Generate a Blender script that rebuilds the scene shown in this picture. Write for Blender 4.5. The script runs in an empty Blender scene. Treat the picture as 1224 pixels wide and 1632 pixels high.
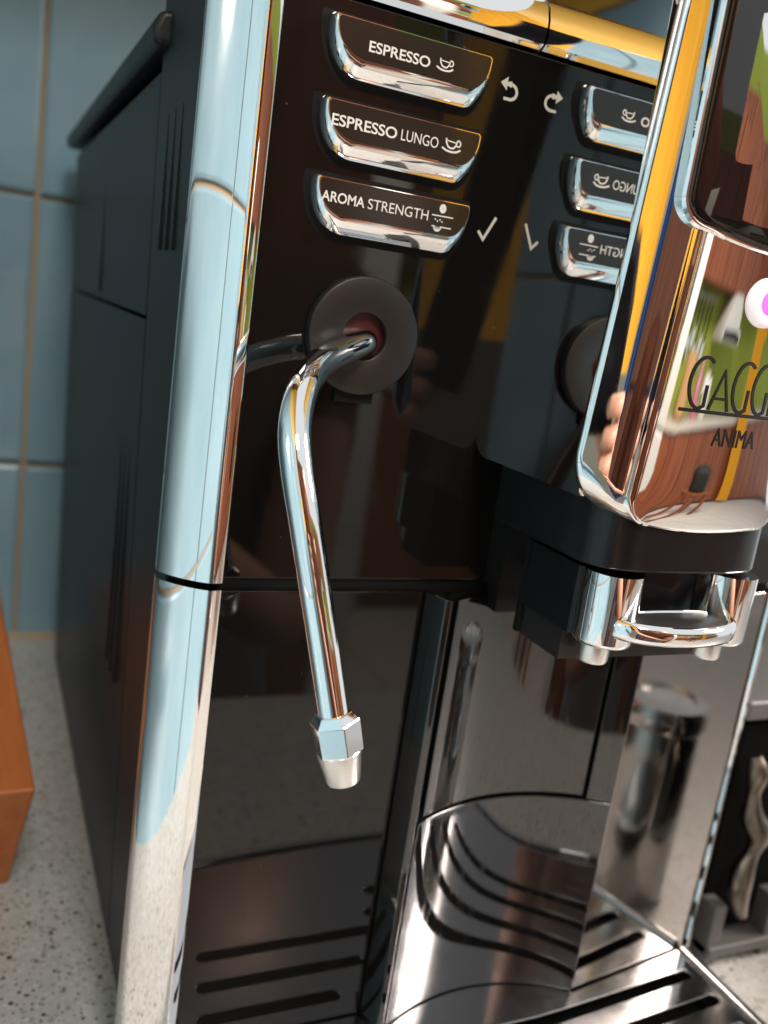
import bpy, bmesh, math, random
from mathutils import Matrix, Vector
random.seed(7)
U = 0.00079                     # one drawing unit in metres
scene = bpy.context.scene
col = scene.collection

# ------------------------------------------------------------------ camera
CP = (-75.14, -270.0, 242.64)
RX = (0.9081546, -0.3947008, 0.1395226)
RY = (0.0377969, -0.2546127, -0.9663042)      # image down
RZ = (0.4169252, 0.8828271, -0.2163092)       # forward
cam_d = bpy.data.cameras.new('camera')
cam = bpy.data.objects.new('camera', cam_d)
col.objects.link(cam)
cam.matrix_world = Matrix(((RX[0], -RY[0], -RZ[0], CP[0]*U),
                           (RX[1], -RY[1], -RZ[1], CP[1]*U),
                           (RX[2], -RY[2], -RZ[2], CP[2]*U),
                           (0, 0, 0, 1)))
cam_d.sensor_fit = 'HORIZONTAL'
cam_d.sensor_width = 36.0
cam_d.lens = 36.0*1435.8/1224.0
cam_d.clip_start = 0.01
cam_d.clip_end = 100
cam_d.dof.use_dof = True
cam_d.dof.focus_distance = 0.205
cam_d.dof.aperture_fstop = 16
scene.camera = cam

# ------------------------------------------------------------------ world and lamps
w = bpy.data.worlds.new('World')
scene.world = w
w.use_nodes = True
w.node_tree.nodes['Background'].inputs[0].default_value = (0.95, 0.98, 1.0, 1)
w.node_tree.nodes['Background'].inputs[1].default_value = 0.75
def area(name, loc, target, sx, sy, power, color, spread=180):
    d = bpy.data.lights.new(name, 'AREA')
    d.shape = 'RECTANGLE'; d.size = sx*U; d.size_y = sy*U
    d.energy = power; d.color = color; d.spread = math.radians(spread)
    o = bpy.data.objects.new(name, d); col.objects.link(o)
    o.location = Vector(loc)*U
    o.rotation_euler = (Vector(target)-Vector(loc)).to_track_quat('-Z', 'Y').to_euler()
    return o
area('left_wall_fill', (1500, -450, 1000), (-180, -260, 90), 420, 420, 2.5, (1.0, 0.86, 0.78), 40)  # added lamp aimed to brighten the left tiled wall; no window stands there
area('left_corner_fill', (-70, -950, 1200), (-90, 180, 0), 260, 260, 0.75, (1.0, 0.96, 0.90), 60)  # unseen lamp added to brighten the dim left corner
area('kitchen_fill', (900, -1500, 1700), (1300, -2700, 0), 500, 500, 20, (1.0, 0.88, 0.74), 105)  # unseen lamp added to light the kitchen for its reflections
vs = scene.view_settings
vs.view_transform = 'Standard'; vs.look = 'None'; vs.gamma = 1.0
vs.exposure = 0.25; vs.use_curve_mapping = False

# ------------------------------------------------------------------ materials
MATS = {}
def mat(name, color=(0.5,0.5,0.5), rough=0.4, metal=0.0, ior=1.5, coat=0.0, emis=None, estr=0.0, spec=0.5):
    m = bpy.data.materials.new(name); m.use_nodes = True
    b = m.node_tree.nodes['Principled BSDF']
    b.inputs['Base Color'].default_value = (*color, 1)
    b.inputs['Roughness'].default_value = rough
    b.inputs['Metallic'].default_value = metal
    b.inputs['IOR'].default_value = ior
    b.inputs['Specular IOR Level'].default_value = spec
    b.inputs['Coat Weight'].default_value = coat
    if emis:
        b.inputs['Emission Color'].default_value = (*emis, 1)
        b.inputs['Emission Strength'].default_value = estr
    MATS[name] = m
    return m
def nd(m, t): return m.node_tree.nodes.new(t)
def bsdf(m): return m.node_tree.nodes['Principled BSDF']
def lk(m, a, b): m.node_tree.links.new(a, b)
def coords(m, scale):
    tc = nd(m, 'ShaderNodeTexCoord'); mp = nd(m, 'ShaderNodeMapping')
    mp.inputs['Scale'].default_value = scale if isinstance(scale, tuple) else (scale,)*3
    lk(m, tc.outputs['Object'], mp.inputs['Vector'])
    return mp.outputs['Vector']
def noise(m, scale, detail=4, rough=0.6, vec=None):
    n = nd(m, 'ShaderNodeTexNoise')
    n.inputs['Scale'].default_value = 1.0
    n.inputs['Detail'].default_value = detail
    n.inputs['Roughness'].default_value = rough
    lk(m, coords(m, scale) if vec is None else vec, n.inputs['Vector'])
    return n.outputs['Fac']
def ramp(m, fac, stops):
    r = nd(m, 'ShaderNodeValToRGB')
    e = r.color_ramp.elements
    while len(e) < len(stops): e.new(0.5)
    for i, (p, c) in enumerate(stops):
        e[i].position = p; e[i].color = (*c, 1) if len(c) == 3 else c
    lk(m, fac, r.inputs['Fac'])
    return r.outputs['Color']
def bump(m, fac, strength, dist):
    b = nd(m, 'ShaderNodeBump')
    b.inputs['Strength'].default_value = strength
    b.inputs['Distance'].default_value = dist
    lk(m, fac, b.inputs['Height'])
    lk(m, b.outputs['Normal'], bsdf(m).inputs['Normal'])
def rough_noise(m, scale, lo, hi, p0=0.45, p1=0.75, detail=5):
    f = noise(m, scale, detail)
    lk(m, ramp(m, f, [(p0, (lo,)*3), (p1, (hi,)*3)]), bsdf(m).inputs['Roughness'])

# glossy black plastic with dust specks and faint smears
def gloss(name, ior, base=(0.006, 0.0055, 0.005)):
    m = mat(name, base, 0.04, ior=ior)
    rough_noise(m, 90, 0.02, 0.10, 0.5, 0.8)
    v = nd(m, 'ShaderNodeTexVoronoi'); v.inputs['Scale'].default_value = 1
    lk(m, coords(m, 260), v.inputs['Vector'])
    msk = nd(m, 'ShaderNodeMath'); msk.operation = 'MULTIPLY'
    a = ramp(m, v.outputs['Distance'], [(0.03, (1, 1, 1)), (0.06, (0, 0, 0))])
    f = noise(m, 300, 2)
    b = ramp(m, f, [(0.60, (0, 0, 0)), (0.66, (1, 1, 1))])
    lk(m, a, msk.inputs[0]); lk(m, b, msk.inputs[1])
    mx = nd(m, 'ShaderNodeMix'); mx.data_type = 'RGBA'
    mx.inputs[6].default_value = (*base, 1); mx.inputs[7].default_value = (0.22, 0.19, 0.16, 1)
    lk(m, msk.outputs[0], mx.inputs[0]); lk(m, mx.outputs[2], bsdf(m).inputs['Base Color'])
    return m
gloss('black_gloss', 1.42)
m = gloss('centre_gloss', 1.8)
f = noise(m, (500, 60, 60), 6, 0.7)
lk(m, ramp(m, f, [(0.50, (0.03,)*3), (0.72, (0.16,)*3)]), bsdf(m).inputs['Roughness'])
m = mat('dark_mirror', (0.27, 0.25, 0.235), 0.06, metal=1.0); rough_noise(m, 70, 0.05, 0.12)
m = mat('chrome', (0.86, 0.85, 0.84), 0.03, metal=1.0); rough_noise(m, 60, 0.012, 0.07, 0.45, 0.8, 8)
bump(m, noise(m, 30, 2), 0.04, 0.0012)
m = mat('chrome_worn', (0.86, 0.86, 0.86), 0.05, metal=1.0); rough_noise(m, 120, 0.02, 0.09)
m = mat('brushed_tip', (0.72, 0.71, 0.69), 0.28, metal=1.0)
bump(m, noise(m, (60, 60, 3000), 3), 0.12, 0.0002)
m = mat('grille_steel', (0.60, 0.60, 0.61), 0.2, metal=1.0)
rough_noise(m, 110, 0.14, 0.22, 0.35, 0.8, 8)
f = noise(m, (40, 1400, 40), 4)
bump(m, f, 0.05, 0.0002)
m = mat('satin_black', (0.018, 0.017, 0.017), 0.33)
bump(m, noise(m, 2600, 2), 0.10, 0.0002)
m = mat('carrier_black', (0.008, 0.008, 0.009), 0.22, spec=0.3)
m = mat('matt_black', (0.004, 0.004, 0.004), 0.7, spec=0.2)
m = mat('side_plastic', (0.0065, 0.008, 0.0085), 0.40, spec=0.3)
bump(m, noise(m, 2200, 2), 0.18, 0.0003)
m = mat('knob_grey', (0.017, 0.014, 0.012), 0.38)
bump(m, noise(m, 3000, 2), 0.12, 0.0002)
mat('knob_red', (0.055, 0.006, 0.006), 0.4)
mat('button_face', (0.020, 0.016, 0.013), 0.16)
mat('print_ink', (0.55, 0.50, 0.42), 0.5)
mat('letter_white', (0.82, 0.78, 0.72), 0.45)
mat('logo_black', (0.006, 0.006, 0.006), 0.35)
mat('glass_black', (0.006, 0.005, 0.006), 0.03, ior=1.6)
mat('led_white', (0.85, 0.80, 0.82), 0.3, emis=(1, 0.85, 0.92), estr=0.25)
mat('led_pink', (0.8, 0.1, 0.3), 0.3, emis=(1.0, 0.05, 0.30), estr=2.2)

# speckled worktop
m = mat('worktop', (0.5, 0.49, 0.46), 0.32)
def specks(scale, thr, keep, soft=0.05):
    v = nd(m, 'ShaderNodeTexVoronoi'); v.inputs['Scale'].default_value = 1; v.inputs['Randomness'].default_value = 1
    lk(m, coords(m, scale), v.inputs['Vector'])
    sp_ = nd(m, 'ShaderNodeSeparateColor'); lk(m, v.outputs['Color'], sp_.inputs[0])
    k = nd(m, 'ShaderNodeMath'); k.operation = 'LESS_THAN'; k.inputs[1].default_value = keep
    lk(m, sp_.outputs[0], k.inputs[0])
    sc = nd(m, 'ShaderNodeMath'); sc.operation = 'MULTIPLY'; sc.inputs[1].default_value = thr
    lk(m, sp_.outputs[1], sc.inputs[0])
    d = nd(m, 'ShaderNodeMath'); d.operation = 'LESS_THAN'
    lk(m, v.outputs['Distance'], d.inputs[0]); lk(m, sc.outputs[0], d.inputs[1])
    r = nd(m, 'ShaderNodeMath'); r.operation = 'MULTIPLY'
    lk(m, k.outputs[0], r.inputs[0]); lk(m, d.outputs[0], r.inputs[1])
    return r.outputs[0]
def over(base_out, mask, colr):
    x_ = nd(m, 'ShaderNodeMix'); x_.data_type = 'RGBA'
    lk(m, mask, x_.inputs[0]); lk(m, base_out, x_.inputs[6]); x_.inputs[7].default_value = (*colr, 1)
    return x_.outputs[2]
c0 = ramp(m, noise(m, 260, 5, 0.7), [(0.3, (0.47, 0.455, 0.42)), (0.7, (0.60, 0.585, 0.55))])
c0 = over(c0, specks(520, 0.55, 0.5), (0.36, 0.33, 0.28))
c0 = over(c0, specks(640, 0.50, 0.35), (0.66, 0.64, 0.60))
c0 = over(c0, specks(430, 0.42, 0.22), (0.035, 0.03, 0.028))
c0 = over(c0, specks(900, 0.50, 0.2), (0.05, 0.045, 0.04))
lk(m, c0, bsdf(m).inputs['Base Color'])

m = mat('tile_blue', (0.30, 0.52, 0.60), 0.14, coat=0.3)
f = noise(m, 14, 4)
lk(m, ramp(m, f, [(0.3, (0.215, 0.365, 0.44)), (0.7, (0.275, 0.43, 0.50))]), bsdf(m).inputs['Base Color'])
bump(m, noise(m, 25, 2), 0.15, 0.002)
m = mat('grout', (0.42, 0.33, 0.22), 0.9)
m = mat('oak_block', (0.50, 0.17, 0.04), 0.45)
f = noise(m, (180, 12, 180), 5)
lk(m, ramp(m, f, [(0.3, (0.42, 0.115, 0.026)), (0.7, (0.55, 0.165, 0.04))]), bsdf(m).inputs['Base Color'])
m = mat('cabinet_wood', (0.25, 0.085, 0.03), 0.35)
f = noise(m, (22, 22, 2.2), 6)
lk(m, ramp(m, f, [(0.28, (0.15, 0.036, 0.014)), (0.72, (0.36, 0.11, 0.038))]), bsdf(m).inputs['Base Color'])
mat('cabinet_dark', (0.09, 0.032, 0.014), 0.4)
mat('wall_green', (0.36, 0.44, 0.06), 0.8)
mat('wall_yellow', (0.80, 0.47, 0.06), 0.7)
mat('wall_white', (0.74, 0.72, 0.68), 0.8)
mat('floor_tile', (0.66, 0.62, 0.57), 0.35)
mat('floor_joint', (0.30, 0.27, 0.24), 0.8)
mat('yellow_cloth', (0.80, 0.42, 0.02), 0.8)
mat('blue_cloth', (0.03, 0.09, 0.32), 0.8)
mat('pale_blue_cloth', (0.22, 0.46, 0.66), 0.8)
mat('appliance_black', (0.006, 0.006, 0.006), 0.8, spec=0.02)
mat('appliance_grey', (0.11, 0.105, 0.10), 0.4)
m = mat('bronze', (0.20, 0.17, 0.14), 0.3, metal=1.0)
m = mat('steel', (0.75, 0.74, 0.72), 0.12, metal=1.0)
mat('counter_pale', (0.62, 0.56, 0.48), 0.4)

# ------------------------------------------------------------------ mesh helpers
def link(name, verts, faces, material, parent=None, origin=(0, 0, 0), smooth=40, scale=True):
    """verts in drawing units (world); stored relative to the origin of the thing"""
    me = bpy.data.meshes.new(name)
    s = U if scale else 1
    me.from_pydata([((v[0]-origin[0])*s, (v[1]-origin[1])*s, (v[2]-origin[2])*s) for v in verts], [], faces)
    bm = bmesh.new(); bm.from_mesh(me)
    bmesh.ops.recalc_face_normals(bm, faces=bm.faces)
    bm.to_mesh(me); bm.free()
    me.materials.append(MATS[material])
    if smooth:
        for p in me.polygons: p.use_smooth = True
        me.set_sharp_from_angle(angle=math.radians(smooth))
    o = bpy.data.objects.new(name, me); col.objects.link(o)
    if parent: o.parent = parent
    return o
def thing(name, label, cat, loc, group=None):
    o = bpy.data.objects.new(name, None); col.objects.link(o)
    o.location = Vector(loc)*U; o.empty_display_size = 0.02
    o['label'] = label; o['category'] = cat
    if group: o['group'] = group
    return o
def bevel(o, width, seg=3, angle=35):
    b = o.modifiers.new('bevel', 'BEVEL'); b.width = width*U; b.segments = seg
    b.limit_method = 'ANGLE'; b.angle_limit = math.radians(angle); b.harden_normals = True
    return o
class MB:
    def __init__(s): s.v = []; s.f = []
    def add(s, v, f):
        n = len(s.v); s.v += [tuple(p) for p in v]; s.f += [tuple(i+n for i in q) for q in f]; return s
    def box(s, x0, x1, y0, y1, z0, z1):
        return s.add([(x0,y0,z0),(x1,y0,z0),(x1,y1,z0),(x0,y1,z0),(x0,y0,z1),(x1,y0,z1),(x1,y1,z1),(x0,y1,z1)],
                     [(0,3,2,1),(4,5,6,7),(0,1,5,4),(1,2,6,5),(2,3,7,6),(3,0,4,7)])
    def loft(s, rings, cap0=True, cap1=True, closed=True):
        n = len(rings[0]); v = []; f = []
        for r in rings: v += r
        for i in range(len(rings)-1):
            for j in range(n if closed else n-1):
                a = i*n+j; b = i*n+(j+1) % n
                f.append((a, b, b+n, a+n))
        if cap0: f.append(tuple(range(n)))
        if cap1: f.append(tuple((len(rings)-1)*n+j for j in range(n)))
        return s.add(v, f)
    def prism(s, pts, axis, a, b):
        """pts 2-D outline, extruded along axis from a to b"""
        def P(p, t):
            return {'x': (t, p[0], p[1]), 'y': (p[0], t, p[1]), 'z': (p[0], p[1], t)}[axis]
        return s.loft([[P(p, a) for p in pts], [P(p, b) for p in pts]])
    def tube(s, pts, rad, n=28, cap=True):
        pts = [Vector(p) for p in pts]
        t0 = (pts[1]-pts[0]).normalized()
        ref = Vector((0, 0, 1)) if abs(t0.z) < 0.9 else Vector((1, 0, 0))
        u = t0.cross(ref).normalized(); rings = []
        for i, p in enumerate(pts):
            t = (pts[min(i+1, len(pts)-1)]-pts[max(i-1, 0)]).normalized()
            u = (u - t*u.dot(t)).normalized(); v = t.cross(u)
            r = rad[i] if isinstance(rad, (list, tuple)) else rad
            rings.append([p+u*(r*math.cos(2*math.pi*k/n))+v*(r*math.sin(2*math.pi*k/n)) for k in range(n)])
        return s.loft(rings, cap, cap)
    def lathe(s, c, axis, prof, n=64):
        """prof: (radius, height along axis) from c"""
        rings = []
        for r, h in prof:
            ring = []
            for k in range(n):
                a = 2*math.pi*k/n; p, q = r*math.cos(a), r*math.sin(a)
                ring.append({'z': (c[0]+p, c[1]+q, c[2]+h), 'y': (c[0]+p, c[1]+h, c[2]+q), 'x': (c[0]+h, c[1]+p, c[2]+q)}[axis])
            rings.append(ring)
        return s.loft(rings)
    def build(s, name, material, parent=None, origin=(0,0,0), smooth=40):
        return link(name, s.v, s.f, material, parent, origin, smooth)
def spline(P, n):
    """Catmull-Rom through P"""
    P = [Vector(p) for p in P]; Q = [P[0]*2-P[1]]+P+[P[-1]*2-P[-2]]; out = []
    for i in range(1, len(Q)-2):
        for k in range(n):
            t = k/n; a, b, c_, d = Q[i-1:i+3]
            out.append(0.5*((2*b)+(c_-a)*t+(2*a-5*b+4*c_-d)*t*t+(3*b-a-3*c_+d)*t**3))
    out.append(P[-1]); return out
def planar(loops, holes, to3d, name, material, parent, origin, thick=0.0, smooth=40):
    """flat sheet with holes from 2-D loops"""
    bm = bmesh.new(); es = []
    for lp in loops+holes:
        vs_ = [bm.verts.new(Vector(to3d(p))-Vector(origin)) for p in lp]
        for i in range(len(vs_)): es.append(bm.edges.new((vs_[i], vs_[(i+1) % len(vs_)])))
    bmesh.ops.triangle_fill(bm, use_beauty=True, use_dissolve=False, edges=es)
    for v in bm.verts: v.co *= U
    bmesh.ops.recalc_face_normals(bm, faces=bm.faces)
    me = bpy.data.meshes.new(name); bm.to_mesh(me); bm.free()
    me.materials.append(MATS[material])
    o = bpy.data.objects.new(name, me); col.objects.link(o)
    if parent: o.parent = parent
    if thick:
        s = o.modifiers.new('solid', 'SOLIDIFY'); s.thickness = thick*U; s.offset = 0
    return o
def stroke(pts, w, closed=False):
    """ribbon outline quads for a 2-D polyline: list of (verts, faces)"""
    pts = [Vector((p[0], p[1])) for p in pts]; L = []; n = len(pts)
    for i, p in enumerate(pts):
        if closed: t = (pts[(i+1) % n]-pts[i-1]).normalized(); k = 1
        else:
            a = (p-pts[i-1]).normalized() if i else None
            b = (pts[i+1]-p).normalized() if i < n-1 else None
            t = ((a or b)+(b or a)).normalized(); k = 1/max(0.5, t.dot(b or a))
        m_ = Vector((-t.y, t.x))*(w/2*k); L.append((p+m_, p-m_))
    v = [q for pr in L for q in pr]
    f = [(2*i, 2*i+1, (2*i+3) % (2*n), (2*i+2) % (2*n)) for i in range(n if closed else n-1)]
    return v, f
def arc(cx, cz, r, a0, a1, n=16, rz=None):
    rz = r if rz is None else rz
    return [(cx+r*math.cos(math.radians(a0+(a1-a0)*i/n)), cz+rz*math.sin(math.radians(a0+(a1-a0)*i/n))) for i in range(n+1)]
def flat_ribbons(strokes, y, name, material, parent, origin, yf=None):
    mb = MB()
    for st in strokes:
        pts, wd = st[0], st[1]
        v, f = stroke(pts, wd, len(st) > 2 and st[2])
        mb.add([(p.x, yf(p.x, p.y) if yf else y, p.y) for p in v], f)
    return mb.build(name, material, parent, origin, smooth=0)
def text_mesh(body, x0, x1, zb, cap, y, name, material, parent, origin, bold=0.0):
    cu = bpy.data.curves.new('lettering', 'FONT'); cu.body = body; cu.offset = bold
    ob = bpy.data.objects.new('lettering', cu); col.objects.link(ob)
    dg = bpy.context.evaluated_depsgraph_get(); dg.update()
    me = bpy.data.meshes.new_from_object(ob.evaluated_get(dg))
    bpy.data.objects.remove(ob); bpy.data.curves.remove(cu)
    xs = [v.co.x for v in me.vertices]; ys = [v.co.y for v in me.vertices]
    sx = (x1-x0)/(max(xs)-min(xs)); mnx = min(xs); mny = min(ys); sz = cap/(max(ys)-min(ys))
    for v in me.vertices:
        x, z = v.co.x, v.co.y
        X = x0+(x-mnx)*sx; Z = zb+(z-mny)*sz; Y = y(X, Z) if callable(y) else y
        v.co = Vector(((X-origin[0])*U, (Y-origin[1])*U, (Z-origin[2])*U))
    me.name = name; me.materials.clear(); me.materials.append(MATS[material])
    o = bpy.data.objects.new(name, me); col.objects.link(o); o.parent = parent
    return o

# ------------------------------------------------------------------ setting: worktop, tiled walls
def setting(o): o['kind'] = 'structure'; return o
wt = setting(MB().box(-179.5, 900, -330, 457.5, -88, -50).build('worktop', 'worktop', smooth=0)); bevel(wt, 4, 4)
setting(MB().prism([(457.9, -50.2), (449.5, -50.2), (450.2, -47.5), (452.4, -45), (457.9, -44.5)], 'x', -174, 899).build('wall_joint', 'grout'))
TILE, GAP = 196.0, 4.0
tile_mb = MB()
def tile_mesh():
    h = (TILE-GAP)/2; b = 2.2
    rings = [[(-h,-h,0),(h,-h,0),(h,h,0),(-h,h,0)], [(-h,-h,4),(h,-h,4),(h,h,4),(-h,h,4)]]
    k = h-b; rings.append([(-k,-k,5.2),(k,-k,5.2),(k,k,5.2),(-k,k,5.2)])
    o = MB().loft(rings).build('tile', 'tile_blue', smooth=0)
    return o
proto_tile = tile_mesh()
wb = setting(MB().box(-180, 900, 458, 478, -50, 1100).build('wall', 'grout', smooth=0))
yw = setting(MB().box(-200, -176, -420, 458, 484, 1500).build('wall', 'wall_yellow', smooth=0))
wl = setting(MB().box(-200, -180, -420, 458, -88, 484).build('wall', 'grout', smooth=0))
first = True
def place_tile(parent, loc, rot):
    global first
    o = proto_tile if first else proto_tile.copy()
    if not first: col.objects.link(o)
    first = False
    o.parent = parent; o.location = Vector(loc)*U
    o.rotation_euler = (rot[0]+random.uniform(-.004, .004), rot[1]+random.uniform(-.004, .004), rot[2])
    return o
for i in range(5):
    for j in range(5):
        x = -40+TILE/2-TILE+TILE*i; z = 91-TILE/2+TILE*j
        place_tile(wb, (x, 458, z), (math.pi/2, 0, 0))
for i in range(4):
    for j in range(3):
        place_tile(wl, (-180, 452-TILE/2-TILE*i, 91-TILE/2+TILE*j), (math.pi/2, 0, math.pi/2))
for j in range(3):                                   # cut tiles at the end of the wall
    place_tile(wl, (-180, -376, 91-TILE/2+TILE*j), (math.pi/2, 0, math.pi/2)).scale = (0.44, 1, 1)

# ------------------------------------------------------------------ the coffee machine
O = (121, 180, -50)
cm = thing('coffee_machine', 'black and chrome bean-to-cup coffee machine standing on the speckled worktop', 'coffee machine', O)
def part(mb, name, m_, parent=cm, smooth=40): return mb.build(name, m_, parent, O, smooth)
def label(o, t): o['label'] = t; return o

# inner carcass behind the panels
part(MB().box(-9, 236, 14, 396, -40, 326), 'carcass', 'matt_black', smooth=0)
# left side: a slightly tapering wall (narrower at the foot)
def sx(z): return -12.5-7.5*(z+46)/(345+46)
def side_piece(name, y0, y1, z0, z1, out=0.0, bev=0.8):
    v = [(sx(z)-out, y, z) for z in (z0, z1) for y in (y0, y1)]
    v2 = [(-9.5, y, z) for z in (z0, z1) for y in (y0, y1)]
    o = part(MB().add(v+v2, [(0,1,3,2),(4,6,7,5),(0,4,5,1),(2,3,7,6),(0,2,6,4),(1,5,7,3)]), name, 'side_plastic', smooth=0)
    return bevel(o, bev, 3)
side_piece('side_panel', 13, 83.4, -46, 344)
side_piece('side_panel', 84.4, 402, 228, 314)
side_piece('side_panel', 84.4, 402, -46, 226.6)
# vent grooves standing as thin ribs
for k, y in enumerate((39, 51, 63.5)):
    part(MB().box(sx(275)-0.55, sx(275)+1.5, y-1.2, y+1.2, 252, 297), 'vent_rib', 'side_plastic', smooth=0)
for y in (104, 116, 128):
    part(MB().box(sx(130)-0.9, sx(130)+2.5, y-1.2, y+1.2, 70, 190), 'vent_rib', 'side_plastic', smooth=0)
part(MB().box(sx(260)-0.5, sx(260)+1.5, 232, 300, 232, 292), 'rating_plate', 'side_plastic', smooth=0)
lid = part(MB().prism([(-24.5,319),(-25.5,325),(-23,330.5),(-10,332),(242,332),(254,330.5),(256,325),(255,319)], 'y', 70, 420), 'lid', 'side_plastic')
bevel(lid, 2.5, 3)
lid2 = part(MB().box(-19, 252, 14, 70, 331, 345), 'top_cover', 'side_plastic', smooth=0); bevel(lid2, 2.5, 3)

# chrome corner pillars
def pillar_profile(mirror=False):
    p = [(-1.6, 13), (-1.6, -3.2), (-1.9, -3.7), (-2.4, -3.9), (-5.0, -4.3), (-5.5, -4.3)]
    a, b = Vector((-5.5, -4.3)), Vector((-19.4, 7.0)); nrm = Vector((-11.6, -14.8)).normalized()
    for i in range(1, 14):
        t = i/14; p.append(tuple(a.lerp(b, t)+nrm*(4*t*(1-t)*1.25)))
    p += [(-19.4, 7.0), (-20.1, 8.2), (-20.3, 9.6), (-20.0, 13)]
    return p
PP = pillar_profile()
for z0, z1 in ((152.0, 346.0), (-46, 149.6)):
    part(MB().prism(PP, 'z', z0, z1), 'corner_pillar', 'chrome', smooth=28)
PR = [(240.2, 12), (240.2, -1.0), (240.9, -2.0), (242.0, -2.1), (245, 0.2), (247.5, 4), (248.5, 8), (248.6, 12)]
for z0, z1 in ((152.0, 346.0), (-46, 149.6)):
    part(MB().prism(PR, 'z', z0, z1), 'corner_pillar', 'chrome', smooth=28)
part(MB().box(250.5, 253.5, 12, 402, -46, 330), 'side_panel', 'side_plastic', smooth=0)

# upper front panel with its rounded lower edge
fp = part(MB().box(-1.2, 166, 0, 9, 152.2, 328), 'front_panel', 'black_gloss', smooth=0); bevel(fp, 0.7, 3)
ur = part(MB().prism([(166.6, -11), (239.8, -0.5), (239.8, 9), (166.6, 9)], 'z', 152.2, 328), 'front_panel', 'black_gloss', smooth=0); bevel(ur, 0.7, 3)
# top chrome trim
tp = [(3, 328.6), (-1.2, 328.8), (-3.0, 330.2), (-3.8, 333), (-3.6, 337), (-2.2, 341), (0.6, 344), (4, 345.6), (9, 346.2), (12, 346.2), (12, 328.6)]
part(MB().prism(tp, 'x', -3.6, 82.6), 'top_trim', 'chrome', smooth=30)
part(MB().prism(tp, 'x', 160.4, 240), 'top_trim', 'chrome', smooth=30)

# ---- push buttons
def button_outline(x0, x1, z0, z1, d=0.0, n=14):
    """flat top, lower corners rounded, the left one wider"""
    x0 += d; x1 -= d; z0 += d; z1 -= d*0.6
    rl, rr = 11.5-d, 8.0-d; hz = (z1-z0)*0.86
    p = [(x0+0.6, z1), (x0, z1-0.6)]
    p += [(x0+rl+rl*math.cos(a), z0+hz+0.0+hz*math.sin(a)) for a in [math.pi+math.pi/2*i/n for i in range(n+1)]]
    p += [(x1-rr+rr*math.cos(a), z0+hz+hz*math.sin(a)) for a in [1.5*math.pi+math.pi/2*i/n for i in range(n+1)]]
    p += [(x1, z1-0.6), (x1-0.6, z1)]
    return p
def button(z1, words, icon):
    z0 = z1-15.0
    b = part(MB().loft([[(x, y, z) for x, z in button_outline(12-g, 65.5+g*0.4, z0-g*0.3, z1, -0)] for y, g in ((0.0, 0.3), (-2.0, 0.1), (-4.0, 0))]
             + [[(x, -5.2, z) for x, z in button_outline(12, 65.5, z0, z1, 0.9)], [(x, -5.6, z) for x, z in button_outline(12, 65.5, z0, z1, 1.3)]], 'x')
             if False else MB().loft(
             [[(x, 0.2, z) for x, z in button_outline(12.2, 65.6, z0-1.6, z1, 0)],
              [(x, -2.6, z) for x, z in button_outline(12.2, 65.6, z0-1.3, z1, 0.2)],
              [(x, -4.6, z) for x, z in button_outline(12.2, 65.6, z0+0.3, z1, 0.7)],
              [(x, -5.5, z) for x, z in button_outline(12.2, 65.6, z0+1.4, z1, 1.2)],
              [(x, -5.8, z) for x, z in button_outline(12.2, 65.6, z0+1.9, z1, 1.5)]]), 'button', 'chrome', smooth=30)
    oo = button_outline(12.2, 65.6, z0+1.9, z1, 1.9)
    part(MB().loft([[(x, -5.7, z) for x, z in oo], [(x, -6.0, z) for x, z in oo]]), 'button_face', 'button_face', b, smooth=30)
    sh = button_outline(10.6, 67.0, z0-3.2, z1+1.2, 0)
    part(MB().loft([[(x, 0.15, z) for x, z in sh], [(x, -0.12, z) for x, z in sh]]), 'button_gap_shade', 'matt_black', b, smooth=30)  # dark sheet standing in for the shadowed gap round the button
    for (t, a, c_, zb, cap, bold) in words:
        text_mesh(t, a, c_, zb, cap, -6.06, 'lettering', 'letter_white', b, O, bold)
    flat_ribbons(icon, -6.06, 'symbol', 'letter_white', b, O)
    return b
def cup(cx, cz, s):
    body = [(cx-1.9*s, cz+1.3*s), (cx-1.75*s, cz+0.2*s), (cx-1.1*s, cz-0.75*s), (cx-0.3*s, cz-1.0*s), (cx+0.5*s, cz-0.9*s), (cx+1.2*s, cz-0.1*s), (cx+1.4*s, cz+1.0*s)]
    return [(body, 0.45*s), ([(cx-1.5*s, cz+0.75*s), (cx+1.3*s, cz+0.55*s)], 0.3*s),
            (arc(cx+1.75*s, cz+0.45*s, 0.75*s, 120, -120, 10), 0.38*s),
            ([(cx-2.9*s, cz-1.15*s), (cx-1.5*s, cz-1.75*s), (cx, cz-1.9*s), (cx+1.5*s, cz-1.7*s), (cx+2.7*s, cz-1.0*s)], 0.5*s)]
button(322.6, [('ESPRESSO', 23.8, 43.5, 313.9, 3.0, 0.018)], cup(48.6, 316.2, 1.0))
button(300.4, [('ESPRESSO', 15.2, 36.0, 292.4, 3.2, 0.018), ('LUNGO', 37.4, 49.9, 292.5, 3.1, 0.0)], cup(54.6, 294.6, 1.15))
bi = [([(51.2, 273.4), (58.7, 273.5)], 0.35), ([(51.6, 270.2), (58.4, 270.2)], 0.35)]
bi += [(arc(54.7, 275.7, 0.62, 0, 360, 14, 0.85), 1.1, True)]
bi += [(arc(52.6+0.8*k, 272.3-0.5*(k % 2), 0.16, 0, 360, 6), 0.22, True) for k in range(4)]
bi += [(arc(53.6, 270.1, 1.0, 180, 360, 10, 1.0), 0.9), ([(52.8, 269.9), (54.4, 269.9)], 0.9)]
button(279.0, [('AROMA', 14.8, 28.6, 271.4, 3.0, 0.018), ('STRENGTH', 29.7, 50.0, 271.4, 3.0, 0.0)], bi)
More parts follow.
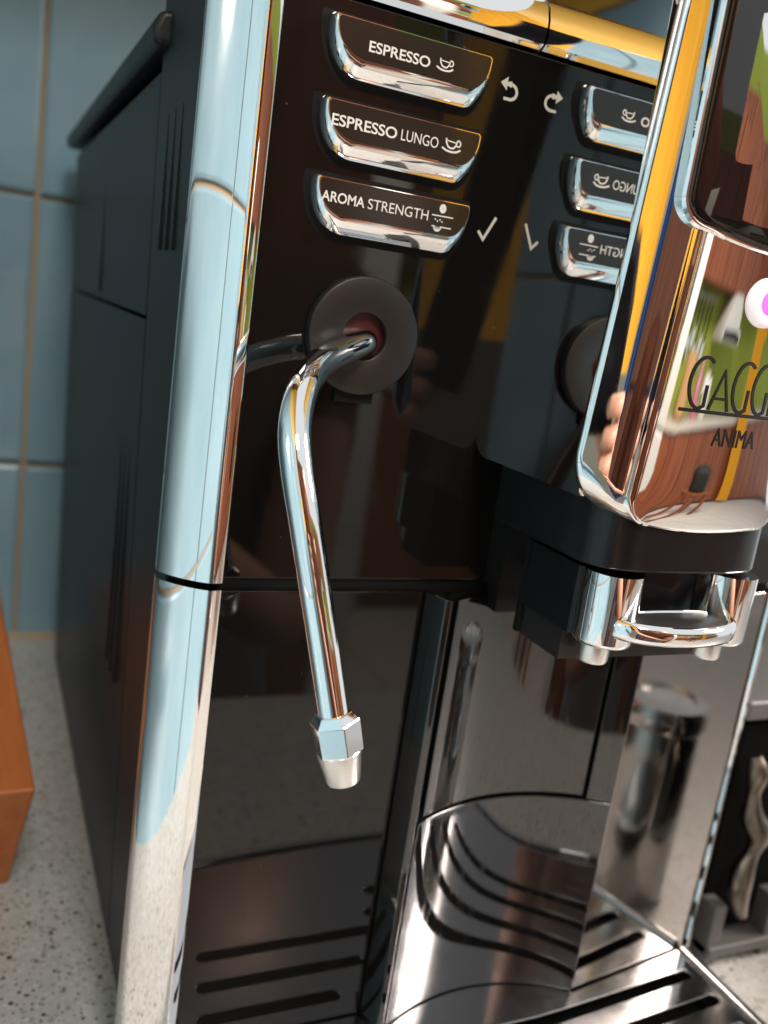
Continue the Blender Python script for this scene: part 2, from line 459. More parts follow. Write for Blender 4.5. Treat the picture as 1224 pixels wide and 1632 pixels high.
# printed symbols on the panel
ret = [(73.5, 317.2), (75.3, 317.2)]+arc(75.3, 315.0, 2.2, 90, -90, 12)+[(73.0, 312.8)]
ob = flat_ribbons([(ret, 0.95)], -0.06, 'printed_symbol', 'print_ink', cm, O)
part(MB().add([(73.7, -0.075, 319.2), (71.2, -0.075, 317.2), (73.7, -0.075, 315.2)], [(0, 1, 2)]), 'printed_symbol', 'print_ink', cm, 0)
ob = flat_ribbons([([(71.4, 272.0), (73.6, 269.6), (77.3, 277.0)], 0.95)], -0.06, 'printed_symbol', 'print_ink', cm, O)

# ---- steam outlet and wand
KC = (35.2, 0, 233.8)
kn = part(MB().lathe(KC, 'y', [(7.4, -0.4), (18.4, -0.4), (18.4, -3.4), (18.1, -3.9), (17.6, -4.1), (7.9, -4.1), (7.5, -3.9), (7.4, -3.5), (7.4, -0.4)], 96), 'steam_knob', 'knob_grey', smooth=30)
part(MB().lathe(KC, 'y', [(7.45, -0.35), (7.45, -0.9), (3, -0.95)], 48), 'socket', 'knob_red', kn)
part(MB().box(28.6, 41.6, -1.6, 0.05, 212.6, 217.5), 'stop_tab', 'matt_black', kn, smooth=0)
path = spline([(36.6, -1.5, 231.9), (34.2, -3.8, 231.6), (24.1, -12.2, 228.4), (14.6, -22.2, 224.7), (6.3, -34.6, 218.3), (2.2, -43.9, 209.5), (2.1, -49.7, 199.7), (4.2, -55.0, 186.7), (7.4, -58.5, 171.6), (11.5, -61.3, 154.1), (15.9, -64.0, 135.5)], 8)
wand = part(MB().tube(path, [4.25+0.25*math.exp(-((i-len(path)*0.45)/18)**2) for i in range(len(path))], 36), 'steam_wand', 'chrome_worn', smooth=50)
tdir = (Vector((15.9, -64.0, 135.5))-Vector((11.5, -61.3, 154.1))).normalized()
tp0 = Vector((15.9, -64.0, 135.5))-tdir*0.6
pr = [(0, 4.9), (0.3, 5.3), (2.4, 7.0), (2.8, 7.1), (11.0, 6.9), (11.4, 6.6)]
tip = part(MB().tube([tp0+tdir*a for a, r in pr], [r for a, r in pr], 6), 'tip_collar', 'chrome_worn', wand, smooth=0)
bevel(tip, 0.25, 2, 20)
pr = [(10.8, 5.9), (11.3, 6.2), (19.6, 4.8), (20.2, 4.4), (20.3, 2.8), (18.5, 2.4)]
part(MB().tube([tp0+tdir*a for a, r in pr], [r for a, r in pr], 40), 'tip_cone', 'brushed_tip', wand, smooth=30)

# ---- projecting centre block, mirror-polished
bp = [(0.5, 352)]+[(0.5, 209)]+[(-8.5+9*math.cos(math.radians(-a)), 208+9*math.sin(math.radians(-a))) for a in range(0, 91, 10)]+[(-62.6, 199), (-62.6, 352)]
blk = part(MB().prism(bp, 'x', 83, 159), 'dispenser_block', 'chrome', smooth=30)
def rr(hw, d, zt, n=14):
    """outline of the cover, straight sides, rounded foot that sags to the middle"""
    c0 = 121; p = []; r = max(17-d*0.62, 6); zc = 196.8-0.2*d+0.891*r; sag = 7.9-d*0.42
    for i in range(n+1):
        a = math.radians(180+63*i/n); p.append((c0-hw+r+r*math.cos(a), zc+r*math.sin(a)))
    xa, za = p[-1]; wd = c0-xa
    for i in range(1, 32):
        t = i/32; x = xa+2*wd*t; p.append((x, za-sag*(1-((x-c0)/wd)**2)))
    for i in range(n+1):
        a = math.radians(297+63*i/n); p.append((c0+hw-r+r*math.cos(a), zc+r*math.sin(a)))
    for i in range(14):
        a = math.radians(90*i/6); p.append((c0+hw-6+6*math.cos(a), zt-6+6*math.sin(a)))
    for i in range(14):
        a = math.radians(90+90*i/6); p.append((c0-hw+6+6*math.cos(a), zt-6+6*math.sin(a)))
    return p
def cover_ring(d, y, dome=0.0):
    return [(x, y, z) for x, z in rr(42-d, d, 352-d)]
PROF = [(0.8, -62.4), (0.1, -62.9), (0, -63.7), (0.12, -64.3), (0.4, -64.65), (1.2, -65.2), (2.2, -65.9), (4, -67.15), (6, -68.5), (8, -69.7), (10, -70.7), (12, -71.6), (13.0, -72.3), (13.6, -72.9), (14.2, -73.2), (15, -73.4)]
rings = [cover_ring(d, y) for d, y in PROF]
base = rr(42-15, 15, 352-15)
foot = sorted((x, z) for x, z in base if z < 212)
def foot_z(x):
    for i in range(len(foot)-1):
        if foot[i][0] <= x <= foot[i+1][0] and foot[i+1][0] > foot[i][0]:
            return foot[i][1]+(foot[i+1][1]-foot[i][1])*(x-foot[i][0])/(foot[i+1][0]-foot[i][0])
    return 205.0
def dome_y(x, z):
    """front of the cover: a shallow barrel that rolls back at the foot"""
    t = (x-121)/27.2
    return -73.4-2.7*max(0, 1-t*t)*(1-math.exp(-max(0, z-foot_z(x))/6.0))
cz = 262
for s_ in (0.985, 0.965, 0.94, 0.91, 0.875, 0.83, 0.78, 0.71, 0.62, 0.5, 0.36, 0.2, 0.05):
    rings.append([(121+(x-121)*s_, dome_y(121+(x-121)*s_, cz+(z-cz)*s_), cz+(z-cz)*s_) for x, z in base])
cov = part(MB().loft(rings, cap0=True, cap1=True), 'dispenser_cover', 'chrome', smooth=88)
# display glass
def glass_outline(d):
    p = []
    xl, xr, zt, zb = 91.6+d, 150.4-d, 346-d, 278+d*0.8
    p += [(xl, zt), (xl, zb+6)]
    p += [(xl+7-7*math.cos(math.radians(a)), zb+6-8*math.sin(math.radians(a))) for a in range(10, 81, 10)]
    for i in range(1, 20):
        t = i/20; p.append((xl+7+(xr-xl-14)*t, zb-2-3.2*math.sin(math.pi*t)))
    p += [(xr-7+7*math.cos(math.radians(a)), zb+6-8*math.sin(math.radians(a))) for a in range(80, 9, -10)]
    p += [(xr, zb+6), (xr, zt)]
    return p
def gy(x): return -72.0-4.4*(1-((x-121)/29.6)**2)
gr = [[(x, gy(x)+o, z) for x, z in glass_outline(d)] for d, o in ((-1.2, 3), (-1.2, -0.4), (-0.6, -1.0), (0.2, -1.0))]
part(MB().loft(gr), 'display_frame', 'chrome', cov, smooth=30)
gr = [[(x, gy(x)+o, z) for x, z in glass_outline(d)] for d, o in ((0.2, 0.4), (0.2, -1.6), (0.8, -2.0), (2, -2.2))]
part(MB().loft(gr), 'display_glass', 'glass_black', cov, smooth=30)
# power button
pb = part(MB().lathe((123.5, dome_y(121, 259)+1, 259.3), 'y', [(6.8, 0.5), (6.8, -1.6), (6.3, -2.4), (5.6, -2.7), (3.4, -2.7)], 48), 'power_button', 'led_white', cov)
part(MB().lathe((123.5, dome_y(121, 259)+1, 259.3), 'y', [(3.3, -2.0), (3.3, -2.75), (2, -2.9)], 40), 'power_light', 'led_pink', cov)
# lettering on the cover: GAGGIA over a rule, ANIMA below
def glyph_G(x, z, w_, h):
    return [(arc(x+w_*0.62, z+h*0.5, w_*0.62, 55, 270, 18, h*0.5), 0.95), ([(x+w_*0.62, z+h*0.0), (x+w_*0.86, z+h*0.06), (x+w_*0.86, z+h*0.47)], 0.95)]
def glyph_A(x, z, w_, h):
    return [([(x, z), (x+w_*0.5, z+h), (x+w_, z)], 0.95), ([(x+w_*0.22, z+h*0.30), (x+w_*0.78, z+h*0.30)], 0.8)]
S = []
xx = 103.6
for ch in 'GAGGIA':
    if ch == 'G': S += glyph_G(xx, 228.4, 6.8, 14.2); xx += 7.6
    elif ch == 'A': S += glyph_A(xx, 228.4, 6.8, 11.0); xx += 7.4
    else: S += [([(xx+0.6, 228.4), (xx+0.6, 239.4)], 0.95)]; xx += 2.2
S += [([(101.8, 227.7), (142.0, 227.7)], 1.0)]
fy = lambda x, z: dome_y(x, z)-0.22
def dense(st):
    out = []
    for i in range(len(st)-1):
        for k in range(6): out.append((st[i][0]+(st[i+1][0]-st[i][0])*k/6, st[i][1]+(st[i+1][1]-st[i][1])*k/6))
    return out+[st[-1]]
S = [((dense(s_[0]) if len(s_[0]) < 5 and abs(s_[0][0][1]-s_[0][-1][1]) < 0.1 and len(s_[0]) == 2 else s_[0]), s_[1]) for s_ in S]
flat_ribbons(S, 0, 'lettering', 'logo_black', cov, O, yf=fy)
text_mesh('ANIMA', 115.0, 131.4, 218.4, 5.2, fy, 'lettering', 'logo_black', cov, O, 0.0)
# little latch at the lower edge
part(MB().tube(spline([(113, -65, 189.6), (116, -67, 191.6), (121, -68, 192.2), (126, -67, 191.6), (129, -65, 189.6)], 6), 1.3, 12), 'latch', 'chrome', cov)

# ---- height-adjustable spout below the block
def carrier_plan(x0, x1, yb, ys, yf_, n=20):
    p = [(x1, yb), (x0, yb), (x0, ys)]
    r = 5
    p = [(x1, yb), (x0, yb)]
    for i in range(n+1):
        t = i/n; x = x0+(x1-x0)*t
        p.append((x, ys-(ys-yf_)*-1*0 + (yf_-ys)*math.sqrt(max(0, 1-(2*t-1)**4))))
    return p
sp = part(MB().prism(carrier_plan(88, 154, -12, -62, -73), 'z', 179.0, 200), 'spout_body', 'carrier_black', smooth=40); bevel(sp, 1.0, 3, 50)
s2 = part(MB().box(89, 153, -62, -36, 156.5, 178), 'spout_chute', 'carrier_black', sp, smooth=0); bevel(s2, 0.6, 2)
part(MB().box(88.6, 90.2, -36.4, -34.2, 147, 178), 'chute_fin', 'carrier_black', sp, smooth=0)
part(MB().box(90.4, 152, -58, -34.6, 146.5, 156.3), 'chute_floor', 'satin_black', sp, smooth=0)
for cx in (98.6, 143.4):
    tb = part(MB().lathe((cx, -66, 152), 'z', [(8.2, 26), (9.2, 26), (9.2, 5.2), (8.9, 4.2), (8.2, 3.7), (7.2, 3.7)], 56), 'spout_tube', 'chrome', sp)
    part(MB().lathe((cx-1.2, -65, 149.0), 'z', [(4.9, 9), (4.9, 1.0), (4.5, 0.2), (3.4, 0.0), (3.2, 3)], 40), 'nozzle', 'brushed_tip', tb)
def ell(a, b, z, cx=118.4, cy=-72.5, n=56): return [(cx+a*math.cos(2*math.pi*k/n), cy+b*math.sin(2*math.pi*k/n)*(1.0 if math.sin(2*math.pi*k/n) < 0 else 0.5), z) for k in range(n)]
rg = part(MB().loft([ell(21.5, 9.5, 159.4), ell(23.0, 11.2, 160.0), ell(23.5, 11.9, 161), ell(23.6, 12.0, 164), ell(23.2, 11.4, 165.2), ell(22.2, 10.4, 165.8), ell(21.0, 9.2, 165.4), ell(20.5, 8.7, 164.4)]), 'spout_grip', 'chrome', sp, smooth=50)
part(MB().loft([ell(20.4, 8.6, 163.0), ell(20.4, 8.6, 165.0), ell(19.6, 7.8, 165.3)]), 'grip_inlay', 'satin_black', rg)
# guide rail and small fittings behind the spout
part(MB().box(96, 146, -11, -0.2, 152.5, 199), 'guide_rail', 'matt_black', smooth=0)
part(MB().lathe((108.5, -13, 160), 'y', [(0.5, -4), (2.6, -3), (4.2, -1), (4.6, 1), (4.6, 3)], 28), 'guide_knob', 'steel')
part(MB().box(98, 112, -8, -0.2, 143, 152.0), 'guide_stop', 'matt_black', smooth=0)

# ---- lower front
lp = part(MB().box(-1.2, 72.6, 0, 9, -33, 148.2), 'lower_panel', 'black_gloss', smooth=0); bevel(lp, 0.7, 3)
rp = part(MB().prism([(167.5, -11.5), (239.8, -0.6), (239.8, 9), (167.5, 9)], 'z', -33, 148.2), 'lower_panel', 'dark_mirror', smooth=0); bevel(rp, 0.6, 3)
part(MB().box(-2, 240, 1.4, 13, 147, 153), 'joint', 'matt_black', smooth=0)
# centre drawer front: hollow curve between two raised edges
def cy(x):
    t = (x-122)/44.0
    return 1.6-12.6*t*t
def hollow(x0, x1, z0, z1, off, thick, name, m_, parent=cm, n=36, bev=0.5):
    xs = [x0+(x1-x0)*i/n for i in range(n+1)]
    pts = [(x, cy(x)+off) for x in xs]+[(x, cy(x)+off+thick) for x in reversed(xs)]
    o = part(MB().prism(pts, 'z', z0, z1), name, m_, parent, smooth=30)
    if bev: bevel(o, bev, 3, 50)
    return o
hollow(77, 168, -32, 148, 3.0, 3.0, 'drawer_back', 'matt_black', bev=0)
dr = hollow(82.2, 156.6, 62.0, 147.8, 0, 2.2, 'drawer_front', 'centre_gloss')
hollow(80.0, 167.4, -32, 60.2, 0, 2.2, 'drawer_skirt', 'centre_gloss')
hollow(158.4, 167.4, 61.0, 147.8, 0, 2.2, 'drawer_edge', 'centre_gloss')
ed = part(MB().prism([(72.8, 2), (73.2, -1.0), (76.3, -10.0), (78.6, -10.6), (79.6, -9.2), (79.6, 2)], 'z', -32, 148.2), 'drawer_edge', 'centre_gloss', smooth=25); bevel(ed, 0.5, 3, 25)

# ---- drip tray
TZ = -30.0
def bow(x): return 0.0 if x < 150 else (x-150)*0.085
def slot(x0, x1, y, h=5.6, n=8, seg=8):
    r = h/2; pts = []
    xs = [x0+r+(x1-x0-2*r)*i/seg for i in range(seg+1)]
    for x in xs: pts.append((x, y-r+bow(x)))
    pts += [(x1-r+r*math.cos(math.radians(-90+180*i/n)), y+bow(x1)+r*math.sin(math.radians(-90+180*i/n))) for i in range(1, n)]
    for x in reversed(xs): pts.append((x, y+r+bow(x)))
    pts += [(x0+r+r*math.cos(math.radians(90+180*i/n)), y+bow(x0)+r*math.sin(math.radians(90+180*i/n))) for i in range(1, n)]
    return pts
YF = -101
outer = [(5, 1.0)]
for i in range(0, 21):
    t = i/20; outer.append((5+230*t, YF-9*math.sin(math.pi*t)))
outer = [(4.5, -0.5), (4.5, YF+6)]+[(4.5+230.5*(i/24), YF-9*math.sin(math.pi*i/24)) for i in range(1, 24)]+[(235, YF+6), (235, -2.2), (168.2, -12.4)]+[(x, cy(x)-0.5) for x in range(166, 80, -6)]+[(78, -11.2), (76, -11.0), (72.4, -0.8)]
holes = [slot(10.4, 69, -11.5), slot(13.6, 86, -28), slot(17, 106, -45)]
holes += [slot(93, 230.3, -23.4), slot(114, 231.7, -39.2), slot(98, 232, -56), slot(104, 226, -71)]
gr = planar([outer], holes, lambda p: (p[0], p[1], TZ), 'tray_grille', 'grille_steel', cm, O, thick=1.4)
bevel(gr, 0.35, 2, 50)
tray = part(MB().box(1, 239.0, YF-2, -0.4, -46, -44), 'drip_tray', 'matt_black', smooth=0)
def rail(pts, name):
    return part(MB().tube(spline(pts, 6), 2.6, 16), name, 'chrome_worn', tray, smooth=60)
rail([(238.0, -3.0, TZ+0.6), (238.2, -40, TZ+0.6), (238, YF+14, TZ+0.6), (233, YF+1, TZ+0.6), (200, YF-7, TZ+0.6), (121, YF-12.5, TZ+0.6), (40, YF-7, TZ+0.6), (8, YF+1, TZ+0.6), (1.8, YF+14, TZ+0.6), (1.6, -40, TZ+0.6), (1.6, -3, TZ+0.6)], 'tray_rim')
skirt = [(240.4, -2), (240.4, YF+14)]+[(p[0], p[1]) for p in [(235, YF-1), (200, YF-9.5), (121, YF-15), (40, YF-9.5), (5, YF-1)]]+[(-0.6, YF+14), (-0.6, -2)]
mbx = MB(); n = len(skirt)
mbx.add([(x, y, -48) for x, y in skirt]+[(x, y, TZ-0.4) for x, y in skirt], [(i, i+1, i+1+n, i+n) for i in range(n-1)])
part(mbx, 'tray_wall', 'satin_black', tray, smooth=50)

# ------------------------------------------------------------------ things beside the machine
kb = thing('knife_block', 'orange brown wooden block beside the machine against the tiles', 'wooden block', (-110, 200, -50))
kv = [(-52, 140, -49.9), (-44, 112, 16), (-56, 250, 46), (-57, 330, 40), (-58, 330, -49.9)]
lv = [(-165, y-6, z) for x, y, z in kv]
o = MB().loft([kv, lv]).build('block_body', 'oak_block', kb, (-110, 200, -50), smooth=0); bevel(o, 1.5, 3)

st = thing('table_grill', 'black appliance with ornate bronze handle right beside the machine', 'grill', (330, 90, -50))
SO = (330, 90, -50)
o = MB().box(262, 430, 14, 200, -38, 78).build('housing', 'appliance_black', st, SO, smooth=0); bevel(o, 3, 3)
o = MB().box(258, 430, 10, 204, 80, 90).build('top_plate', 'appliance_grey', st, SO, smooth=0); bevel(o, 2, 3)
pts = [(262, 4, 66, 3.0), (264, 2, 58, 5.2), (266, 3, 46, 3.4), (269, 3, 34, 5.6), (275, 2, 25, 6.2), (275, 3, 14, 3.6), (272, 3, 2, 5.8), (274, 3, -12, 5.0), (280, 4, -22, 3.2)]
P = spline([p[:3] for p in pts], 6); Rr = spline([(p[3], 0, 0) for p in pts], 6)
MB().tube(P, [r.x for r in Rr], 16).build('handle', 'bronze', st, SO)
for x in (262, 300, 410):
    o = MB().box(x, x+8, 4, 16, -49.9, -16).build('foot', 'appliance_grey', st, SO, smooth=0); bevel(o, 1, 2)
o = MB().box(262, 420, 2, 14, -44, -38).build('foot_bar', 'appliance_grey', st, SO, smooth=0); bevel(o, 1, 2)

# steel canister standing on the worktop in front of the right corner
cn = thing('canister', 'small steel canister with domed lid on the worktop', 'canister', (287, -60, -50))
MB().lathe((287, -60, -49.9), 'z', [(19.4, 0), (20, 1), (20, 98), (19.4, 100)], 48).build('canister_body', 'steel', cn, (287, -60, -50))
MB().lathe((287, -60, 50.3), 'z', [(21.0, 0), (22, 2), (22, 9), (20.6, 13), (15, 15.5), (13.6, 13.6), (2, 13.2)], 48).build('lid', 'steel', cn, (287, -60, -50))

# ---------------KITCHEN behind the camera, seen in the polished surfaces
FZ = -1190.0
fl = setting(MB().box(-1500, 7400, -4200, 500, FZ-30, FZ-6).build('floor', 'floor_joint', smooth=0))
FT = 420.0
ftile = MB().box(-FT/2+4, FT/2-4, -FT/2+4, FT/2-4, -6, 0).build('floor_tile', 'floor_tile', fl, smooth=0)
ftile.location = Vector((-1290, -390, FZ))*U
for i in range(21):
    for j in range(9):
        if i == 0 and j == 0: continue
        o = ftile.copy(); col.objects.link(o); o.parent = fl
        o.location = Vector((-1290+FT*i, -390-FT*j, FZ))*U
# worktop carcass below
bc = thing('base_cabinet', 'brown wooden base cabinet carrying the speckled worktop', 'cabinet', (360, 80, FZ))
BO = (360, 80, FZ)
MB().box(-165, 890, -300, 440, FZ, -90).build('cabinet_body', 'cabinet_dark', bc, BO, smooth=0)
for i in range(3):
    o = MB().box(-160+352*i, 182+352*i, -318, -301, FZ+90, -96).build('cabinet_door', 'cabinet_wood', bc, BO, smooth=0); bevel(o, 4, 2)
# far walls
setting(MB().box(-1500, 7400, -4200, -4150, FZ, 1900).build('wall', 'wall_green', smooth=0))
setting(MB().box(-1550, -1500, -4200, 500, FZ, 1900).build('wall', 'wall_white', smooth=0))
# tall wardrobe behind the camera
wd_ = thing('wardrobe', 'tall reddish brown wooden cupboard behind the photographer', 'cupboard', (150, -1750, FZ))
WO = (150, -1750, FZ)
MB().box(-520, 720, -2150, -1720, FZ, 1500).build('cupboard_body', 'cabinet_dark', wd_, WO, smooth=0)
for i in range(3):
    for z0, z1 in ((FZ+80, 180), (200, 1480)):
        o = MB().box(-514+412*i, -112+412*i, -1718, -1694, z0, z1).build('cupboard_door', 'cabinet_wood', wd_, WO, smooth=0); bevel(o, 6, 2)
# kitchen run against the green wall
kc = thing('kitchen_cabinet', 'brown wooden lower cabinets with pale worktop along the green wall', 'cabinet', (2300, -3850, FZ))
KO = (2300, -3850, FZ)
MB().box(900, 7300, -4140, -3560, FZ, -110).build('cabinet_body', 'cabinet_dark', kc, KO, smooth=0)
for i in range(14):
    o = MB().box(906+456*i, 1350+456*i, -3558, -3534, FZ+90, -116).build('cabinet_door', 'cabinet_wood', kc, KO, smooth=0); bevel(o, 6, 2)
o = MB().box(880, 7320, -4140, -3500, -108, -60).build('cabinet_top', 'counter_pale', kc, KO, smooth=0); bevel(o, 6, 2)
kw = thing('wall_cabinet', 'brown wooden wall cabinets hung high on the green wall', 'cabinet', (2300, -4000, 560))
KW = (2300, -4000, 560)
MB().box(900, 7300, -4140, -3800, 560, 1400).build('cabinet_body', 'cabinet_dark', kw, KW, smooth=0)
for i in range(14):
    o = MB().box(906+456*i, 1350+456*i, -3798, -3774, 566, 1394).build('cabinet_door', 'cabinet_wood', kw, KW, smooth=0); bevel(o, 6, 2)
# textiles and a tall fridge
def drape(name, m_, lab, x, y, w_, ang, z0, z1, amp=14):
    t = thing(name, lab, 'curtain', (x, y, z0)); n = 40; pts = []
    ca, sa = math.cos(ang), math.sin(ang)
    for sgn in (1, -1):
        for i in range(n+1):
            k = i if sgn == 1 else n-i
            a = (k/n-0.5)*w_; b = amp*math.sin(k*0.9)+sgn*3
            pts.append((x+a*ca-b*sa, y+a*sa+b*ca))
    MB().prism(pts, 'z', z0, z1).build('cloth', m_, t, (x, y, z0), smooth=60)
drape('curtain', 'yellow_cloth', 'yellow curtain hanging beside the tiled wall', -199, -556, 262, 1.5, 230, 1300, 7)
drape('curtain', 'blue_cloth', 'dark blue curtain hanging next to the yellow one', -210, -800, 170, 1.45, -700, 1300, 8)
drape('curtain', 'yellow_cloth', 'yellow curtain hanging by the pale kitchen worktop', 3950, -3380, 420, 0.1, -1100, 1500, 30)
fr = thing('fridge', 'tall white fridge between the wardrobe and the kitchen cabinets', 'fridge', (880, -2300, FZ))
RO = (880, -2300, FZ)
o = MB().box(800, 960, -2600, -2060, FZ, 620).build('fridge_body', 'wall_white', fr, RO, smooth=0); bevel(o, 12, 3)
o = MB().box(804, 956, -2056, -2030, FZ+60, 20).build('fridge_door', 'wall_white', fr, RO, smooth=0); bevel(o, 8, 3)
o = MB().box(804, 956, -2056, -2030, 32, 616).build('fridge_door', 'wall_white', fr, RO, smooth=0); bevel(o, 8, 3)
mt = setting(MB().box(700, 1300, -1300, -800, FZ, FZ+8).build('rug', 'pale_blue_cloth', smooth=0))

hc = thing('wall_cupboard', 'dark cupboard hung high on the tiled wall above the machine', 'cupboard', (-40, 350, 560))
HC = (-40, 350, 560)
o = MB().box(-174, 130, 210, 450, 560, 1100).build('cupboard_body', 'appliance_grey', hc, HC, smooth=0)
for i in range(2):
    o = MB().box(-172+152*i, -24+152*i, 192, 208, 562, 1098).build('cupboard_door', 'cabinet_dark', hc, HC, smooth=0); bevel(o, 3, 2)

# clutter on and around the far worktop
mat('basket_tan', (0.52, 0.30, 0.13), 0.8); mat('bottle_pink', (0.60, 0.18, 0.30), 0.3); mat('jar_white', (0.78, 0.76, 0.72), 0.3); mat('pot_black', (0.012, 0.012, 0.012), 0.3)
def lone(name, lab, cat, c, prof, m_):
    o = MB().lathe((0, 0, 0), 'z', prof, 32).build(name, m_)
    o.location = Vector(c)*U; o['label'] = lab; o['category'] = cat
    return o
lone('basket', 'tan wicker basket on the far pale worktop', 'basket', (1960, -3720, -59.5), [(95, 0), (120, 20), (125, 300), (118, 310), (112, 300), (90, 20)], 'basket_tan')
lone('bottle', 'pink bottle between the jar and the basket', 'bottle', (2330, -3740, -59.5), [(60, 0), (66, 15), (66, 190), (30, 240), (26, 300), (20, 302)], 'bottle_pink')
lone('jar', 'white storage jar beside the pink bottle', 'jar', (2560, -3720, -59.5), [(80, 0), (90, 12), (90, 200), (70, 226), (20, 236)], 'jar_white')
lone('pot', 'black pot on the wooden stool', 'pot', (2150, -2560, -499.5), [(120, 0), (150, 15), (160, 230), (168, 240), (120, 270), (20, 290)], 'pot_black')
stl = thing('stool', 'wooden stool standing on the pale floor tiles', 'stool', (2150, -2560, FZ))
SO2 = (2150, -2560, FZ)
o = MB().box(1960, 2340, -2750, -2370, -540, -500).build('seat', 'cabinet_wood', stl, SO2, smooth=0); bevel(o, 8, 2)
for sx_ in (-1, 1):
    for sy_ in (-1, 1):
        o = MB().box(2150+150*sx_-25, 2150+150*sx_+25, -2560+150*sy_-25, -2560+150*sy_+25, FZ, -541).build('leg', 'cabinet_wood', stl, SO2, smooth=0)
hd = thing('cooker_hood', 'white cooker hood hung under the wooden wall cabinets', 'cooker hood', (2900, -3850, 300))
HO = (2900, -3850, 300)
MB().prism([(2620, 330), (3180, 330), (3180, 390), (3020, 556), (2780, 556), (2620, 390)], 'y', -4140, -3640).build('hood', 'wall_white', hd, HO, smooth=0)
MB().box(2660, 3140, -3638, -3632, 340, 384).build('control_strip', 'appliance_black', hd, HO, smooth=0)
ut = thing('utensil_rail', 'steel rail with hanging kitchen utensils on the green wall', 'utensil rail', (2150, -4140, 500))
UO = (2150, -4140, 500)
MB().tube([(1850, -4120, 520), (2500, -4120, 520)], 9, 12).build('rail', 'steel', ut, UO)
for k, (x_, l_) in enumerate(((1900, 330), (2010, 260), (2120, 380), (2250, 300), (2380, 350))):
    MB().box(x_-12, x_+12, -4122, -4112, 520-l_*0.62, 518).build('utensil_handle', 'pot_black', ut, UO, smooth=0)
    MB().box(x_-42, x_+42, -4124, -4114, 520-l_, 520-l_*0.62).build('utensil_head', 'steel', ut, UO, smooth=0)

# ---------------PERSON holding the phone, seen only as a reflection
mat('skin', (0.55, 0.29, 0.19), 0.5)
mat('brown_fabric', (0.16, 0.055, 0.03), 0.85)
mat('grey_fabric', (0.34, 0.33, 0.33), 0.85)
mat('hair', (0.06, 0.028, 0.014), 0.5)
mat('phone_black', (0.01, 0.01, 0.012), 0.12)
cC, cR, cD, cF = Vector(CP), Vector(RX), Vector(RY), Vector(RZ)
def cl(r, d, f_): return cC+cR*r+cD*d+cF*f_
pe = thing('person', 'person in brown top and grey shorts holding up a phone', 'person', (130, -800, FZ))
PO = Vector((130, -800, FZ))
def skin_mesh(name, nodes, edges, mats, parent, lev=2, pick=None, root=0):
    me = bpy.data.meshes.new(name)
    me.from_pydata([tuple((Vector(p[:3])-PO)*U) for p in nodes], edges, [])
    o = bpy.data.objects.new(name, me); col.objects.link(o)
    sk = o.modifiers.new('skin', 'SKIN'); sk.use_smooth_shade = True
    for i, v in enumerate(me.skin_vertices[0].data):
        r = nodes[i][3]; r = r if isinstance(r, tuple) else (r, r)
        v.radius = (r[0]*U, r[1]*U); v.use_root = i == root
    sb = o.modifiers.new('sub', 'SUBSURF'); sb.levels = lev; sb.render_levels = lev
    dg = bpy.context.evaluated_depsgraph_get(); dg.update()
    m2 = bpy.data.meshes.new_from_object(o.evaluated_get(dg)); m2.name = name
    o.modifiers.clear(); o.data = m2; bpy.data.meshes.remove(me)
    m2.materials.clear()
    for k in mats: m2.materials.append(MATS[k])
    for p in m2.polygons:
        p.use_smooth = True
        if pick: p.material_index = pick(p.center/U+PO)
    o.parent = parent
    return o
wr = cl(58, 140, -62); el = Vector((250, -640, -120)); sh_ = Vector((330, -820, 250))
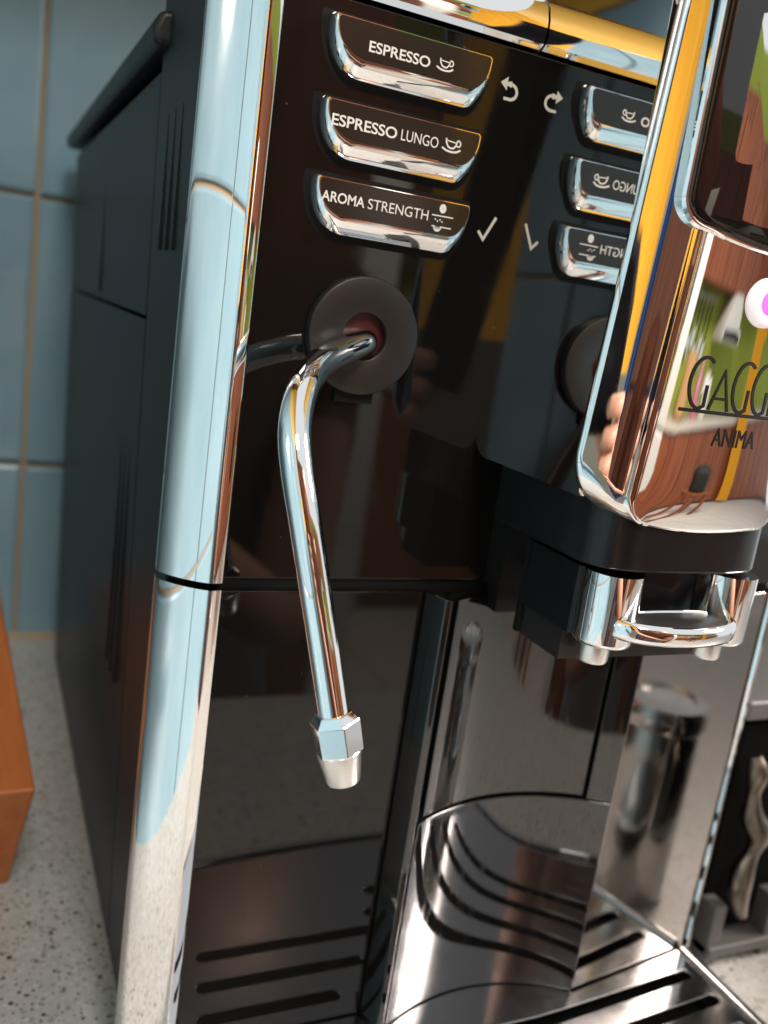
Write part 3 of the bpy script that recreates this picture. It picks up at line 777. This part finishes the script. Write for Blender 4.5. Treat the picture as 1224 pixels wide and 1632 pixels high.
B = [(130, -800, -60, (150, 110)), (130, -805, 90, (140, 100)), (130, -810, 250, (170, 110)), (130, -815, 320, (70, 60)),
     (126, -800, 380, 55), (120, -795, 440, (72, 84)), (118, -795, 520, (82, 98)), (118, -797, 585, (58, 66)),
     (*sh_, 62), (*el, 44), (*wr.lerp(el, 0.35), 37), (*wr, 27),
     (-60, -825, 250, 62), (-110, -840, 0, 46), (-100, -800, -190, 38), (-92, -780, -260, 30),
     (205, -800, -250, 100), (215, -790, -620, 66), (215, -810, -1060, 42), (215, -720, FZ+30, (38, 30)),
     (55, -800, -250, 100), (45, -790, -620, 66), (45, -810, -1060, 42), (45, -720, FZ+30, (38, 30))]
E_ = [(0,1),(1,2),(2,3),(3,4),(4,5),(5,6),(6,7),(2,8),(8,9),(9,10),(10,11),(2,12),(12,13),(13,14),(14,15),(0,16),(16,17),(17,18),(18,19),(0,20),(20,21),(21,22),(22,23)]
# the hand: palm, four fingers round the edge of the phone and a thumb
def addn(p, r): B.append((*p, r)); return len(B)-1
pm = addn(cl(54, 102, -46), (25, 17)); E_.append((11, pm))
for k, (dd, ln) in enumerate(((52, 1.0), (72, 1.08), (92, 1.0), (111, 0.82))):
    a = addn(cl(63, dd+2, -40), 10.5); b = addn(cl(68, dd-8, -20), 9.2); c_ = addn(cl(62-14*ln, dd-13, -9), 8.4); d_ = addn(cl(60-32*ln, dd-15, -8), 7.4)
    E_.extend([(pm, a), (a, b), (b, c_), (c_, d_)])
t1 = addn(cl(36, 86, -44), 12.5); t2 = addn(cl(20, 62, -41), 10.5); t3 = addn(cl(12, 40, -40), 9)
E_.extend([(pm, t1), (t1, t2), (t2, t3)])
def dress(p):
    if p.z > 345 or (p.y > -700 and p.z > -150 and p.z < 330): return 0
    if p.z > -110: return 1
    if p.z > -420: return 2
    return 0
skin_mesh('body', B, E_, ['skin', 'brown_fabric', 'grey_fabric'], pe, 2, dress)
hr = [(118, -815, 575, (84, 98)), (118, -850, 500, (84, 60)), (118, -868, 380, (90, 42)), (118, -880, 260, (100, 36))]
skin_mesh('hair', hr, [(0,1),(1,2),(2,3)], ['hair'], pe, 2)
ph = thing('phone', 'black phone in the hand, stretched upward to block the yellow reflection', 'phone', (-40, -300, 170))
pv = []
for f_ in (-29, -20):
    for r, d in ((4, -190), (44, -190), (44, 60), (4, 60)): pv.append(cl(r, d, f_))  # slab made extra tall so it blocks the yellow reflection in the panel
o = link('phone_body', pv, [(0,1,2,3),(4,5,6,7),(0,1,5,4),(1,2,6,5),(2,3,7,6),(3,0,4,7)], 'phone_black', ph, (-40, -300, 170), smooth=0); bevel(o, 3.5, 3)
